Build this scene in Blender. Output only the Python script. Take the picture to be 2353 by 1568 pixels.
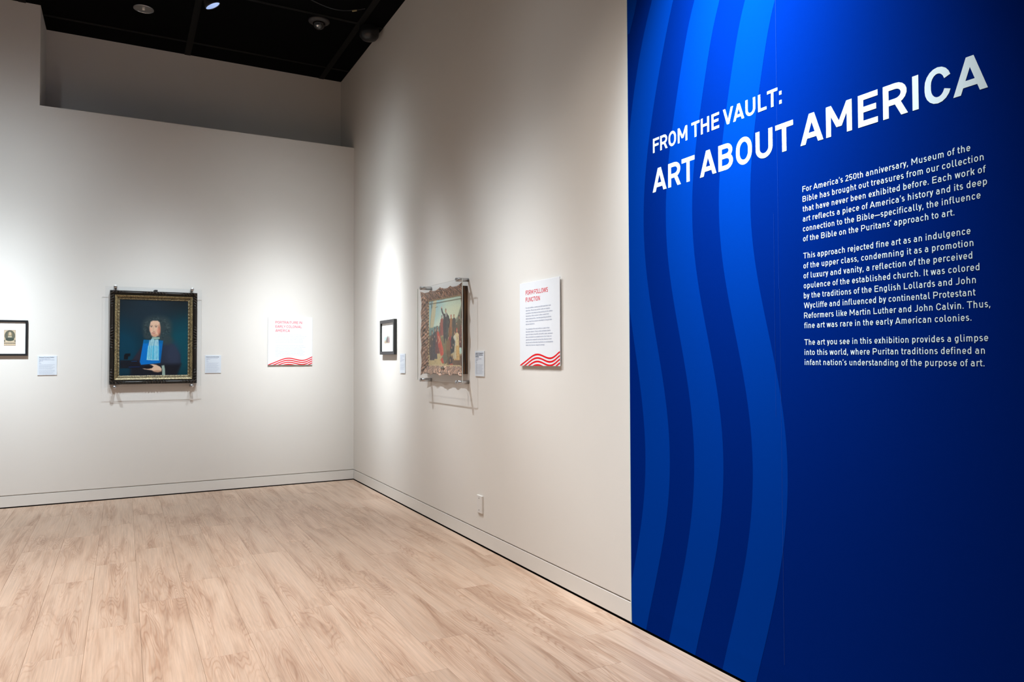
import bpy, bmesh, math, random
import numpy as np
from mathutils import Vector, Matrix

for o in list(bpy.data.objects): bpy.data.objects.remove(o, do_unlink=True)
SC = bpy.context.scene; COL = SC.collection
random.seed(7); RNG = np.random.default_rng(7)

# ================================================================= camera
def cam_axes(yaw, pitch, roll):
    cy, sy, cp, sp = math.cos(yaw), math.sin(yaw), math.cos(pitch), math.sin(pitch)
    f = Vector((sy*cp, cy*cp, sp)); r = Vector((cy, -sy, 0)); u = r.cross(f)
    c, s = math.cos(roll), math.sin(roll)
    return c*r+s*u, c*u-s*r, f
cd = bpy.data.cameras.new('camera'); cam = bpy.data.objects.new('camera', cd); COL.objects.link(cam)
cd.sensor_fit = 'HORIZONTAL'; cd.sensor_width = 36; cd.lens = 1667.13558/2353*36; cd.clip_start = .05
r_, u_, f_ = cam_axes(.491676, .0238657, -.00353513)
cam.matrix_world = Matrix(((r_.x, u_.x, -f_.x, -2.25240), (r_.y, u_.y, -f_.y, -7.92702), (r_.z, u_.z, -f_.z, 1.333), (0, 0, 0, 1)))
SC.camera = cam

# ================================================================= world, exposure, lamps
SC.view_settings.view_transform = 'Standard'; SC.view_settings.look = 'None'
SC.view_settings.exposure = 0; SC.view_settings.gamma = 1; SC.view_settings.use_curve_mapping = False
wd = bpy.data.worlds.new('gallery_air'); SC.world = wd; wd.use_nodes = True
bg = wd.node_tree.nodes['Background']; bg.inputs[0].default_value = (1.0, .95, .88, 1); bg.inputs[1].default_value = .145
def lamp(name, loc, target, watts, n, col, size=.03, cone=150):
    """track head, its added spill skirt or an added ambient lamp: beam intensity falls as cos^n off its axis, like a real reflector"""
    d = bpy.data.lights.new(name, 'SPOT'); d.energy = watts; d.spot_size = math.radians(cone); d.spot_blend = .6
    d.shadow_soft_size = size; d.color = col; d.use_nodes = True; nt = d.node_tree
    em = nt.nodes['Emission']; tc = nt.nodes.new('ShaderNodeTexCoord'); sp = nt.nodes.new('ShaderNodeSeparateXYZ')
    ab = nt.nodes.new('ShaderNodeMath'); ab.operation = 'ABSOLUTE'; pw = nt.nodes.new('ShaderNodeMath'); pw.operation = 'POWER'; pw.inputs[1].default_value = n
    nt.links.new(tc.outputs['Normal'], sp.inputs[0]); nt.links.new(sp.outputs[2], ab.inputs[0]); nt.links.new(ab.outputs[0], pw.inputs[0]); nt.links.new(pw.outputs[0], em.inputs['Strength'])
    o = bpy.data.objects.new(name, d); COL.objects.link(o); o.location = loc
    o.rotation_euler = (Vector(target)-Vector(loc)).to_track_quat('-Z', 'Y').to_euler(); return o
COOL = (.86, .985, 1.08); WARM = (1, .98, .93); NEUT = (.91, .995, 1.06)
# the far wall: engraving, portrait, text panel
lamp('spot_lamp_engraving', (-3.42, -2.0, 4.42), (-3.26, 0, 1.35), 935, 60, COOL)
lamp('skirt_engraving', (-3.42, -2.0, 4.42), (-3.26, 0, 1.6), 236, 10, COOL, .06)  # added wide lamp, spill round the engraving beam
lamp('spot_lamp_portrait', (-1.80, -2.20, 4.40), (-1.98, 0, 1.45), 498, 60, COOL, .018)
lamp('spot_lamp_panel', (-.98, -2.05, 4.42), (-.74, 0, 1.30), 930, 60, NEUT)
lamp('skirt_panel', (-.98, -2.05, 4.42), (-.74, 0, 1.6), 96, 10, NEUT, .06)  # added wide lamp, spill round the panel beam
# the right wall: small print, shore painting, text panel
head_aim = Vector((0, -1.21, 1.45))
lamp('spot_lamp_print', (-1.60, -1.24, 4.37), head_aim, 1319, 70, NEUT)
lamp('skirt_print', (-1.60, -1.24, 4.37), (0, -1.24, 2.0), 80, 14, NEUT, .06)  # added wide lamp, spill round the print beam
lamp('spot_lamp_painting', (-1.60, -1.85, 4.42), (0, -2.68, 1.28), 560, 80, NEUT, .018)
lamp('spot_lamp_far', (-1.67, -1.85, 4.42), (0, -4.05, 1.45), 654, 90, NEUT)
lamp('fill_lamp_form', (-1.30, -3.80, 4.42), (0, -4.03, 1.30), 290, 60, NEUT)  # added fill, brightens the text panel along with the far spot
lamp('skirt_form', (-1.60, -4.1, 4.42), (0, -4.2, 2.0), 28, 10, NEUT, .06)  # added wide wash over the wall round the text panel
# blue graphic
lamp('spot_lamp_blue', (-.95, -5.87, 4.36), (0, -5.80, 2.50), 2000, 28, COOL, .03, 60)
# added unseen lamps for general light over the floor
for x, y in ((-4.3, -2.6), (-2.3, -3.2), (-3.2, -5.4), (-1.3, -5.2)):
    lamp('ambient_lamp', (x, y, 4.45), (x, y, 0), 490, 6, (1, .95, .90), .12, 100)

# ================================================================= helpers
def nodes(name):
    m = bpy.data.materials.new(name); m.use_nodes = True; nt = m.node_tree
    return m, nt, nt.nodes['Principled BSDF']
def plain(name, col, rough=.6, metal=0, spec=.5, emit=None, noise=0, scale=30, bump=0, bscale=200):
    m, nt, b = nodes(name)
    b.inputs['Roughness'].default_value = rough; b.inputs['Metallic'].default_value = metal
    b.inputs['Specular IOR Level'].default_value = spec
    tc = nt.nodes.new('ShaderNodeTexCoord'); nz = nt.nodes.new('ShaderNodeTexNoise'); nz.inputs['Scale'].default_value = scale
    nt.links.new(tc.outputs['Object'], nz.inputs['Vector'])
    mx = nt.nodes.new('ShaderNodeMix'); mx.data_type = 'RGBA'
    mx.inputs['A'].default_value = (*[c*(1-noise) for c in col], 1); mx.inputs['B'].default_value = (*[min(1, c*(1+noise)) for c in col], 1)
    nt.links.new(nz.outputs[0], mx.inputs['Factor']); nt.links.new(mx.outputs['Result'], b.inputs['Base Color'])
    if bump:
        n2 = nt.nodes.new('ShaderNodeTexNoise'); n2.inputs['Scale'].default_value = bscale; nt.links.new(tc.outputs['Object'], n2.inputs['Vector'])
        bp = nt.nodes.new('ShaderNodeBump'); bp.inputs['Strength'].default_value = bump; bp.inputs['Distance'].default_value = .002
        nt.links.new(n2.outputs[0], bp.inputs['Height']); nt.links.new(bp.outputs[0], b.inputs['Normal'])
    if emit:
        b.inputs['Emission Color'].default_value = (*emit[0], 1); b.inputs['Emission Strength'].default_value = emit[1]
    return m
def clear(name, tint=(.985, .99, .995), gloss=.06):
    m = bpy.data.materials.new(name); m.use_nodes = True; nt = m.node_tree; nt.nodes.clear()
    out = nt.nodes.new('ShaderNodeOutputMaterial'); tr = nt.nodes.new('ShaderNodeBsdfTransparent'); tr.inputs[0].default_value = (*tint, 1)
    gl = nt.nodes.new('ShaderNodeBsdfGlossy'); gl.inputs['Roughness'].default_value = .03
    fr = nt.nodes.new('ShaderNodeFresnel'); fr.inputs['IOR'].default_value = 1.0+gloss*6
    ge = nt.nodes.new('ShaderNodeNewGeometry'); k = nt.nodes.new('ShaderNodeMath'); k.operation = 'SUBTRACT'; k.inputs[0].default_value = 1; nt.links.new(ge.outputs['Backfacing'], k.inputs[1])
    fk = nt.nodes.new('ShaderNodeMath'); fk.operation = 'MULTIPLY'; nt.links.new(fr.outputs[0], fk.inputs[0]); nt.links.new(k.outputs[0], fk.inputs[1])
    mx = nt.nodes.new('ShaderNodeMixShader'); nt.links.new(fk.outputs[0], mx.inputs[0]); nt.links.new(tr.outputs[0], mx.inputs[1]); nt.links.new(gl.outputs[0], mx.inputs[2])
    nt.links.new(mx.outputs[0], out.inputs[0]); return m
def attr_mat(name, rough=.5, metal=0, spec=.5, bump=0):
    m, nt, b = nodes(name); a = nt.nodes.new('ShaderNodeAttribute'); a.attribute_name = 'paint'
    nt.links.new(a.outputs['Color'], b.inputs['Base Color'])
    b.inputs['Roughness'].default_value = rough; b.inputs['Metallic'].default_value = metal; b.inputs['Specular IOR Level'].default_value = spec
    if bump:
        tc = nt.nodes.new('ShaderNodeTexCoord'); nz = nt.nodes.new('ShaderNodeTexNoise'); nz.inputs['Scale'].default_value = 400
        bp = nt.nodes.new('ShaderNodeBump'); bp.inputs['Strength'].default_value = bump; bp.inputs['Distance'].default_value = .001
        nt.links.new(tc.outputs['Object'], nz.inputs['Vector']); nt.links.new(nz.outputs[0], bp.inputs['Height']); nt.links.new(bp.outputs[0], b.inputs['Normal'])
    return m
def srgb(c): return tuple((v/255/12.92 if v/255 <= .04045 else ((v/255+.055)/1.055)**2.4) for v in c)
def obj(name, vf, mat, parent=None, loc=(0, 0, 0), smooth=False):
    v, f = vf[0], vf[1]
    me = bpy.data.meshes.new(name); me.from_pydata([tuple(p) for p in v], [], [tuple(q) for q in f])
    for m in (mat if isinstance(mat, (list, tuple)) else [mat]): me.materials.append(m)
    if len(vf) > 2: me.polygons.foreach_set('material_index', vf[2])
    if smooth: me.polygons.foreach_set('use_smooth', [True]*len(me.polygons))
    me.update(); o = bpy.data.objects.new(name, me); COL.objects.link(o); o.location = loc
    if parent: o.parent = parent
    return o
def tag(o, label=None, cat=None, group=None, kind=None):
    for k, v in (('label', label), ('category', cat), ('group', group), ('kind', kind)):
        if v: o[k] = v
    return o
def thing(name, loc, label, cat, rz=0, group=None):
    o = bpy.data.objects.new(name, None); o.empty_display_size = .1; COL.objects.link(o); o.location = loc; o.rotation_euler = (0, 0, rz)
    return tag(o, label, cat, group)
BF = [(0, 3, 2, 1), (4, 5, 6, 7), (0, 1, 5, 4), (1, 2, 6, 5), (2, 3, 7, 6), (3, 0, 4, 7)]
def box(x0, x1, y0, y1, z0, z1):
    return [(x0, y0, z0), (x1, y0, z0), (x1, y1, z0), (x0, y1, z0), (x0, y0, z1), (x1, y0, z1), (x1, y1, z1), (x0, y1, z1)], list(BF)
def join(*parts):
    V, F = [], []
    for v, f in parts:
        n = len(V); V += list(v); F += [tuple(i+n for i in q) for q in f]
    return V, F
def bevel_box(x0, x1, y0, y1, z0, z1, b):
    bm = bmesh.new(); v, f = box(x0, x1, y0, y1, z0, z1); vs = [bm.verts.new(p) for p in v]
    for q in f: bm.faces.new([vs[i] for i in q])
    bmesh.ops.bevel(bm, geom=bm.edges[:], offset=b, segments=1, affect='EDGES', profile=.5)
    bm.verts.index_update(); r = [tuple(p.co) for p in bm.verts], [tuple(p.index for p in q.verts) for q in bm.faces]; bm.free(); return r
def lathe(prof, n=24, cap=False):
    """profile of (radius, height) turned about the z axis"""
    V = [(r*math.cos(2*math.pi*k/n), r*math.sin(2*math.pi*k/n), z) for r, z in prof for k in range(n)]
    F = [(i*n+k, i*n+(k+1) % n, (i+1)*n+(k+1) % n, (i+1)*n+k) for i in range(len(prof)-1) for k in range(n)]
    if cap: F += [tuple(range(n))[::-1], tuple((len(prof)-1)*n+k for k in range(n))]
    return V, F
def xf(vf, M): return [tuple(M @ Vector(p)) for p in vf[0]], vf[1]
OUTW = Matrix.Rotation(math.pi/2, 4, 'X')      # lathe axis +z -> -y (out of a wall)
def tube(pts, r, n=8):
    V, F = [], []
    for i, p in enumerate(pts):
        a = Vector(pts[max(i-1, 0)]); b = Vector(pts[min(i+1, len(pts)-1)]); t = (b-a).normalized()
        u = t.orthogonal().normalized(); w = t.cross(u)
        V += [tuple(Vector(p)+r*(math.cos(2*math.pi*k/n)*u+math.sin(2*math.pi*k/n)*w)) for k in range(n)]
    for i in range(len(pts)-1): F += [(i*n+k, i*n+(k+1) % n, (i+1)*n+(k+1) % n, (i+1)*n+k) for k in range(n)]
    return V, F
def paint_mesh(u0, u1, z0, z1, img, y=0.0):
    """flat picture: a fine grid carrying one colour per vertex (img: rows from the top, sRGB 0-255)"""
    h, w, _ = img.shape
    U = np.linspace(u0, u1, w); Z = np.linspace(z1, z0, h)
    V = [(a, y, b) for b in Z for a in U]
    F = [(i*w+j, (i+1)*w+j, (i+1)*w+j+1, i*w+j+1) for i in range(h-1) for j in range(w-1)]
    return V, F
def set_paint(o, rgb):
    c = np.clip(np.asarray(rgb, float).reshape(-1, 3), 0, 255)/255
    lin = np.where(c <= .04045, c/12.92, ((c+.055)/1.055)**2.4)
    at = o.data.color_attributes.new('paint', 'FLOAT_COLOR', 'POINT')
    at.data.foreach_set('color', np.hstack([lin, np.ones((len(lin), 1))]).astype(np.float32).ravel())
# ================================================================= materials
M_WALL = plain('cream_wall_paint', (.745, .71, .662), .62, spec=.3, noise=.012, scale=3, bump=.10, bscale=260)
M_BASE = plain('cream_trim_paint', (.745, .715, .67), .45, noise=.01)
M_BLACK = plain('black_ceiling_paint', (.0010, .0010, .0011), .7, spec=.04, noise=.2)
M_BAR = plain('black_grid_metal', (.0035, .0034, .0033), .5, spec=.12, noise=.2)
M_DARKGAP = plain('dark_gap', (.006, .005, .004), .9, spec=.1)
M_WHITE = plain('white_board', (.79, .81, .845), .5, noise=.005)
M_CARD = plain('pale_blue_card', (.70, .745, .80), .5, noise=.005)
M_RED = plain('red_print', (.74, .006, .012), .6, spec=.08)
M_REDTXT = plain('red_lettering', (.76, .008, .03), .6, spec=.08)
M_GREY = plain('grey_lettering', (.36, .40, .52), .6)
M_PALE = plain('faint_lettering', (.52, .57, .66), .6)
M_INK = plain('dark_lettering', (.08, .10, .17), .6)
M_LETTER = plain('white_vinyl_lettering', (.80, .92, .95), .45, noise=.005)
M_BLACKWOOD = plain('black_frame_wood', (.012, .012, .014), .35, noise=.1)
M_MAT = plain('white_mat_board', (.88, .87, .85), .8)
M_STEEL = plain('brushed_steel', (.55, .55, .56), .28, metal=1, noise=.1)
M_CHROME = plain('polished_reflector', (.75, .75, .74), .25, metal=1)
M_GLASS = clear('clear_glazing', gloss=.04)
M_ACRYL = clear('clear_acrylic', (.98, .985, .99), gloss=.045)
M_EDGE = plain('acrylic_edge', (.80, .88, .84), .3)
M_PLASTIC = plain('white_plastic', (.74, .72, .69), .35)
M_BRONZE = plain('screw_metal', (.12, .10, .08), .4, metal=.6)
M_DARKPLASTIC = plain('dark_plastic', (.02, .02, .022), .35)
M_DOME = plain('smoked_dome', (.012, .01, .010), .06, spec=.8)
M_LENSGLOW = plain('lit_reflector', (.5, .6, .8), .3, emit=((.45, .62, 1.0), .45))
M_LENSCORE = plain('lit_lamp', (.9, .95, 1), .3, emit=((.85, .92, 1.0), 2.5))
M_CANVAS_EDGE = plain('dark_wood', (.05, .028, .014), .5, noise=.6, scale=25)
M_PAINT = attr_mat('oil_paint', .5, spec=.15, bump=.10)
M_PRINTPAPER = attr_mat('printed_paper', .8, spec=.2)
M_CARVED = attr_mat('carved_gilt_wood', .42, metal=.25, spec=.5)
M_BLUE = plain('dark_blue_vinyl', (.0002, .0150, .160), .8, spec=.0, noise=.02, bump=.06, bscale=60)
M_BLUE2 = plain('light_blue_vinyl', (.0003, .034, .270), .8, spec=.0, noise=.02, bump=.06, bscale=60)
M_SEAM = plain('vinyl_seam', (.002, .045, .33), .4)

def wood():
    m, nt, b = nodes('pale_wood_plank'); N = nt.nodes.new; Lk = nt.links.new
    tc = N('ShaderNodeTexCoord'); oi = N('ShaderNodeObjectInfo')
    off = N('ShaderNodeVectorMath'); off.operation = 'SCALE'; off.inputs['Scale'].default_value = 37.0
    cmb = N('ShaderNodeCombineXYZ'); Lk(oi.outputs['Random'], cmb.inputs[0]); Lk(oi.outputs['Random'], cmb.inputs[1]); Lk(oi.outputs['Random'], cmb.inputs[2])
    Lk(cmb.outputs[0], off.inputs[0])
    def coords(sx, sy):
        mp = N('ShaderNodeVectorMath'); mp.operation = 'MULTIPLY'; mp.inputs[1].default_value = (sx, sy, 1); Lk(tc.outputs['Object'], mp.inputs[0])
        ad = N('ShaderNodeVectorMath'); ad.operation = 'ADD'; Lk(mp.outputs[0], ad.inputs[0]); Lk(off.outputs[0], ad.inputs[1]); return ad
    def noise(c, scale, det=2, dist=0, rough=.5):
        n = N('ShaderNodeTexNoise'); n.inputs['Scale'].default_value = scale; n.inputs['Detail'].default_value = det
        n.inputs['Distortion'].default_value = dist; n.inputs['Roughness'].default_value = rough; Lk(c.outputs[0], n.inputs['Vector']); return n
    def math_(op, a, b2=None, v=None):
        n = N('ShaderNodeMath'); n.operation = op; Lk(a, n.inputs[0])
        if b2 is not None: Lk(b2, n.inputs[1])
        elif v is not None: n.inputs[1].default_value = v
        return n.outputs[0]
    base = noise(coords(9.5, .85), 1.0, 1.5, .25)             # big figure of the board
    ring = math_('SINE', math_('MULTIPLY', base.outputs[0], v=190.0))   # contour lines: cathedral grain
    ring = math_('POWER', math_('MULTIPLY', math_('ADD', ring, v=1.0), v=.5), v=3.4)
    where = noise(coords(9.5, 1.1), 1.0, 2, .2)                 # only in parts of the board
    mask = N('ShaderNodeMapRange'); mask.inputs[1].default_value = .44; mask.inputs[2].default_value = .60; Lk(where.outputs[0], mask.inputs[0])
    rings = math_('MULTIPLY', ring, mask.outputs[0])
    fib = noise(coords(120, 2.6), 1.0, 3, .1, .65)
    blot = noise(coords(15, 1.5), 1.0, 3, .7, .6)
    cr = N('ShaderNodeValToRGB'); e = cr.color_ramp.elements
    e[0].position = .30; e[0].color = (.58, .43, .33, 1); e[1].position = .72; e[1].color = (.40, .255, .175, 1)
    k = e.new(.50); k.color = (.545, .39, .29, 1)
    Lk(blot.outputs[0], cr.inputs[0])
    mx = N('ShaderNodeMix'); mx.data_type = 'RGBA'; mx.blend_type = 'MULTIPLY'
    Lk(math_('MULTIPLY', rings, v=.48), mx.inputs['Factor']); Lk(cr.outputs[0], mx.inputs['A']); mx.inputs['B'].default_value = (.66, .50, .40, 1)
    fr = N('ShaderNodeMapRange'); fr.inputs[1].default_value = .35; fr.inputs[2].default_value = .70; fr.inputs[3].default_value = 1.10; fr.inputs[4].default_value = .86
    Lk(fib.outputs[0], fr.inputs[0])
    m2 = N('ShaderNodeVectorMath'); m2.operation = 'SCALE'; Lk(mx.outputs['Result'], m2.inputs[0]); Lk(fr.outputs[0], m2.inputs['Scale'])
    hs = N('ShaderNodeHueSaturation'); hv = N('ShaderNodeMapRange'); hv.inputs[3].default_value = .95; hv.inputs[4].default_value = 1.05
    Lk(oi.outputs['Random'], hv.inputs[0]); Lk(hv.outputs[0], hs.inputs['Value']); Lk(m2.outputs[0], hs.inputs['Color'])
    Lk(hs.outputs[0], b.inputs['Base Color'])
    b.inputs['Roughness'].default_value = .38; b.inputs['Specular IOR Level'].default_value = .35
    bp = N('ShaderNodeBump'); bp.inputs['Strength'].default_value = .12; bp.inputs['Distance'].default_value = .001
    Lk(math_('ADD', rings, fib.outputs[0]), bp.inputs['Height']); Lk(bp.outputs[0], b.inputs['Normal'])
    return m
M_WOOD = wood()

# ================================================================= the room
ZC, ZR, XR, DR = 4.6209, 3.6897, -2.955, .5647      # ceiling, recess sill, recess left end, recess depth
BH = .1065; GAP = .009                               # baseboard height, shadow gap above it
XW, YW = -6.2, -10.5
# floor: a dark bed and the boards
fl = tag(obj('floor', box(XW, .3, YW, .05, -.06, -.012), M_DARKGAP), kind='structure')
PW, PL, X0 = .2315, 1.2665, -.085
anchor = {0: -1.20, 1: -1.52, 2: -1.84, 3: -2.16, 4: -2.48, 5: -2.70, 6: -2.92, 7: -3.14, 8: -3.44, 9: -3.76, 10: -4.083, 11: -.61, 12: -.93, 13: -1.25}
shared = {}
for k in range(-1, 24):
    x1 = X0-PW*k; x0 = x1-PW; x1 = min(x1, -.004); a = anchor.get(k, -(k*.317) % PL)
    y = a
    while y < 0: y += PL
    while y > -7.6:
        ya, yb = y-PL, min(y, -.004)
        if yb-ya > .02 and x1-x0 > .02:
            key = (round(x1-x0, 4), round(yb-ya, 4))
            if key not in shared:
                g = .0007; w, l = key
                shared[key] = bevel_box(-w/2+g/2, w/2-g/2, -l/2+g/2, l/2-g/2, -.012, 0, .0006)
                o = obj('plank', shared[key], M_WOOD, fl); shared[key] = o
            else:
                o = shared[key].copy(); COL.objects.link(o)
            o.location = ((x0+x1)/2, (ya+yb)/2, 0)
        y -= PL
o = obj('plank_field', box(XW, -.004, YW, -7.75, -.012, 0), M_WOOD, fl)

tag(obj('wall_left', join(box(XW, .25, 0, .9, BH+GAP, ZR), box(XW, XR, 0, .9, ZR, ZC+.05), box(XR, .25, DR, .9, ZR, ZC+.05), box(XW, 0, .014, .9, -.05, BH+GAP)), M_WALL), kind='structure')
tag(obj('wall_right', join(box(0, .25, YW, 0, BH+GAP, ZC+.05), box(0, .25, 0, DR, ZR, ZC+.05), box(.014, .25, YW, 0, -.05, BH+GAP)), M_WALL), kind='structure')
tag(obj('baseboard_left', bevel_box(XW, .0, 0, .014, .009, BH, .0012), M_BASE), kind='structure')
tag(obj('baseboard_right', bevel_box(0, .014, -4.981, .0, .009, BH, .0012), M_BASE), kind='structure')

obj('gap_shade_strip', box(XW, .012, .008, .0135, -.012, .0088), M_DARKGAP, bpy.data.objects['baseboard_left'])  # dark strip painting the shade in the gap under the baseboard
obj('gap_shade_strip', box(.008, .0135, YW, .008, -.012, .0088), M_DARKGAP, bpy.data.objects['baseboard_right'])  # same painted shade along the right wall, under the blue graphic too
ce = tag(obj('ceiling', box(XW, .25, YW, .9, ZC+.004, ZC+.1), M_BLACK), kind='structure')
xs = [-.235, -1.67, -3.10, -4.53]; ys = [.20, -1.02, -2.24, -3.46, -4.68, -5.90, -7.12]
xe = [0.0]+xs+[XW]; ye = [.56]+ys+[-8.34]
for i in range(len(xe)-1):
    for j in range(len(ye)-1):
        ya, yb = ye[j+1]+.03, ye[j]-.03
        x0, x1 = xe[i+1]+.03, xe[i]-(.03 if i else 0)
        if x0 < XR < x1 and yb > 0: x0 = XR
        if x1 <= XR and yb > 0: yb = 0
        if x1-x0 > .05 and yb-ya > .05: obj('ceiling_tile', bevel_box(x0, x1, ya, yb, ZC, ZC+.006, .002), M_BLACK, ce)
for x in xs: obj('ceiling_rail', bevel_box(x-.030, x+.030, YW, .56 if x > XR else 0, ZC-.003, ZC+.004, .001), M_BAR, ce)
for y in ys: obj('ceiling_rail', bevel_box(XW if y < 0 else XR, 0, y-.022, y+.022, ZC-.002, ZC+.004, .001), M_BAR, ce)

# ================================================================= blue wall graphic
GY = -4.983
def skin(z): return -.003 + (max(0, BH+.004-z))*.02
def graph(y, z, lift=0): return (skin(z)-lift, y, z)
ZL = [.010, .06, BH+.004]+[BH+.004+(4.619-BH-.004)*i/40 for i in range(1, 41)]
wg = thing('wall_graphic', (0, -7.7, .01), 'floor-to-ceiling glossy blue graphic with lighter wavy stripes and white exhibition text', 'wall graphic')
wg.location = (0, 0, 0)
V = []; F = []
for z in ZL: V += [(.012, GY, z), graph(GY, z), graph(YW, z), (.012, YW, z)]
for i in range(len(ZL)-1):
    for k in range(3): F.append((i*4+k, i*4+k+1, (i+1)*4+k+1, (i+1)*4+k))
F += [(0, 1, 2, 3), tuple((len(ZL)-1)*4+k for k in (3, 2, 1, 0))]
obj('vinyl_sheet', (V, F), M_BLUE, wg)
obj('edge_strip', box(-.0042, .0, GY, GY+.006, .010, 4.619), plain('pale_edge', (.62, .72, .70), .5), wg)
TAB = {1: [(3.07, -5.360), (3.003, -5.336), (2.837, -5.273), (2.663, -5.217), (2.479, -5.168), (2.291, -5.128), (2.093, -5.11), (1.894, -5.109), (1.693, -5.127), (1.492, -5.167), (1.297, -5.228), (1.108, -5.267), (0.92, -5.278), (0.729, -5.272), (0.535, -5.243), (0.333, -5.198), (0.122, -5.13), (0, -5.088)],
 0: [(3.072, -5.181), (2.902, -5.108), (2.721, -5.047), (2.527, -5.003), (2.3, -4.968), (2.05, -4.95), (1.8, -4.955), (1.499, -4.994), (1.296, -5.051), (1.098, -5.087), (0.901, -5.099), (0.701, -5.09), (0.498, -5.062), (0.285, -5.009), (0, -4.92)],
 2: [(2.941, -5.476), (2.78, -5.417), (2.611, -5.369), (2.434, -5.323), (2.252, -5.29), (2.062, -5.274), (1.87, -5.275), (1.677, -5.298), (1.485, -5.337), (1.298, -5.395), (1.117, -5.431), (0.937, -5.443), (0.754, -5.437), (0.569, -5.413), (0.377, -5.374), (0.177, -5.314), (0.009, -5.258)],
 3: [(2.873, -5.631), (2.717, -5.58), (2.556, -5.53), (2.384, -5.496), (2.21, -5.465), (2.028, -5.453), (1.845, -5.457), (1.661, -5.477), (1.477, -5.52), (1.299, -5.574), (1.127, -5.609), (0.956, -5.622), (0.782, -5.619), (0.607, -5.599), (0.424, -5.559), (0.236, -5.512), (0.076, -5.456)],
 4: [(2.809, -5.774), (2.658, -5.729), (2.503, -5.685), (2.339, -5.65), (2.17, -5.629), (1.996, -5.618), (1.821, -5.623), (1.645, -5.646), (1.47, -5.686), (1.301, -5.736), (1.136, -5.772), (0.973, -5.785), (0.807, -5.782), (0.641, -5.767), (0.468, -5.735), (0.291, -5.694), (0.139, -5.642)],
 5: [(2.741, -5.929), (2.596, -5.888), (2.446, -5.85), (2.29, -5.818), (2.128, -5.803), (1.962, -5.794), (1.796, -5.803), (1.629, -5.827), (1.462, -5.863), (1.302, -5.913), (1.146, -5.945), (0.991, -5.96), (0.835, -5.96), (0.677, -5.947), (0.515, -5.923), (0.349, -5.887), (0.208, -5.844)]}
def curve(k):
    t = sorted(TAB[k]); z0_, y0_ = t[0]; t = ([(-.12, y0_+.30*(z0_+.12))] if z0_ < .02 else [(-.12, y0_+.30*(z0_+.12)), (.0, y0_+.30*z0_)])+t; z = np.array([a for a, b in t]); y = np.array([b for a, b in t]); c = np.polyfit(z-1.5, y, 8)
    zt, zb = z[-1], z[0]; p = np.poly1d(c); dp = p.deriv()
    def f(q):
        if q > zt: return p(zt-1.5)+(-.33)*(q-zt)-.05*(q-zt)**2
        if q < zb: return p(zb-1.5)+(.28)*(zb-q)*1.0
        return p(q-1.5)
    return f
CV = {k: curve(k) for k in TAB}
def stripe(fa, fb):
    Z = [.010, .03, .06, .085, BH+.004]+[BH+.004+(4.617-BH-.004)*i/110 for i in range(1, 111)]
    V, F = [], []; run = []
    for z in Z:
        a, b = min(fa(z), GY-.001), min(fb(z), GY-.001)
        if a-b > .002: run.append((z, a, b))
        else:
            if len(run) > 1: emit(run, V, F)
            run = []
    if len(run) > 1: emit(run, V, F)
    return V, F
def emit(run, V, F):
    n = len(V)
    for z, a, b in run: V.append(graph(a, z, .0006)); V.append(graph(b, z, .0006))
    for i in range(len(run)-1): F.append((n+2*i, n+2*i+1, n+2*i+3, n+2*i+2))
for fa, fb in ((lambda z: CV[0](z)+.27, lambda z: CV[0](z)+.135), (CV[0], CV[1]), (CV[2], CV[3]), (CV[4], CV[5])):
    obj('wavy_stripe', stripe(fa, fb), M_BLUE2, wg)
for y, za, zb, w in ((-5.932, 1.6, 4.61, .0010), (-5.910, 1.1, 1.9, .0008), (-5.936, .15, 1.6, .0008)):
    obj('sheet_seam', box(-.0042, -.0030, y-w/2, y+w/2, za, zb), M_SEAM, wg)
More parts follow.
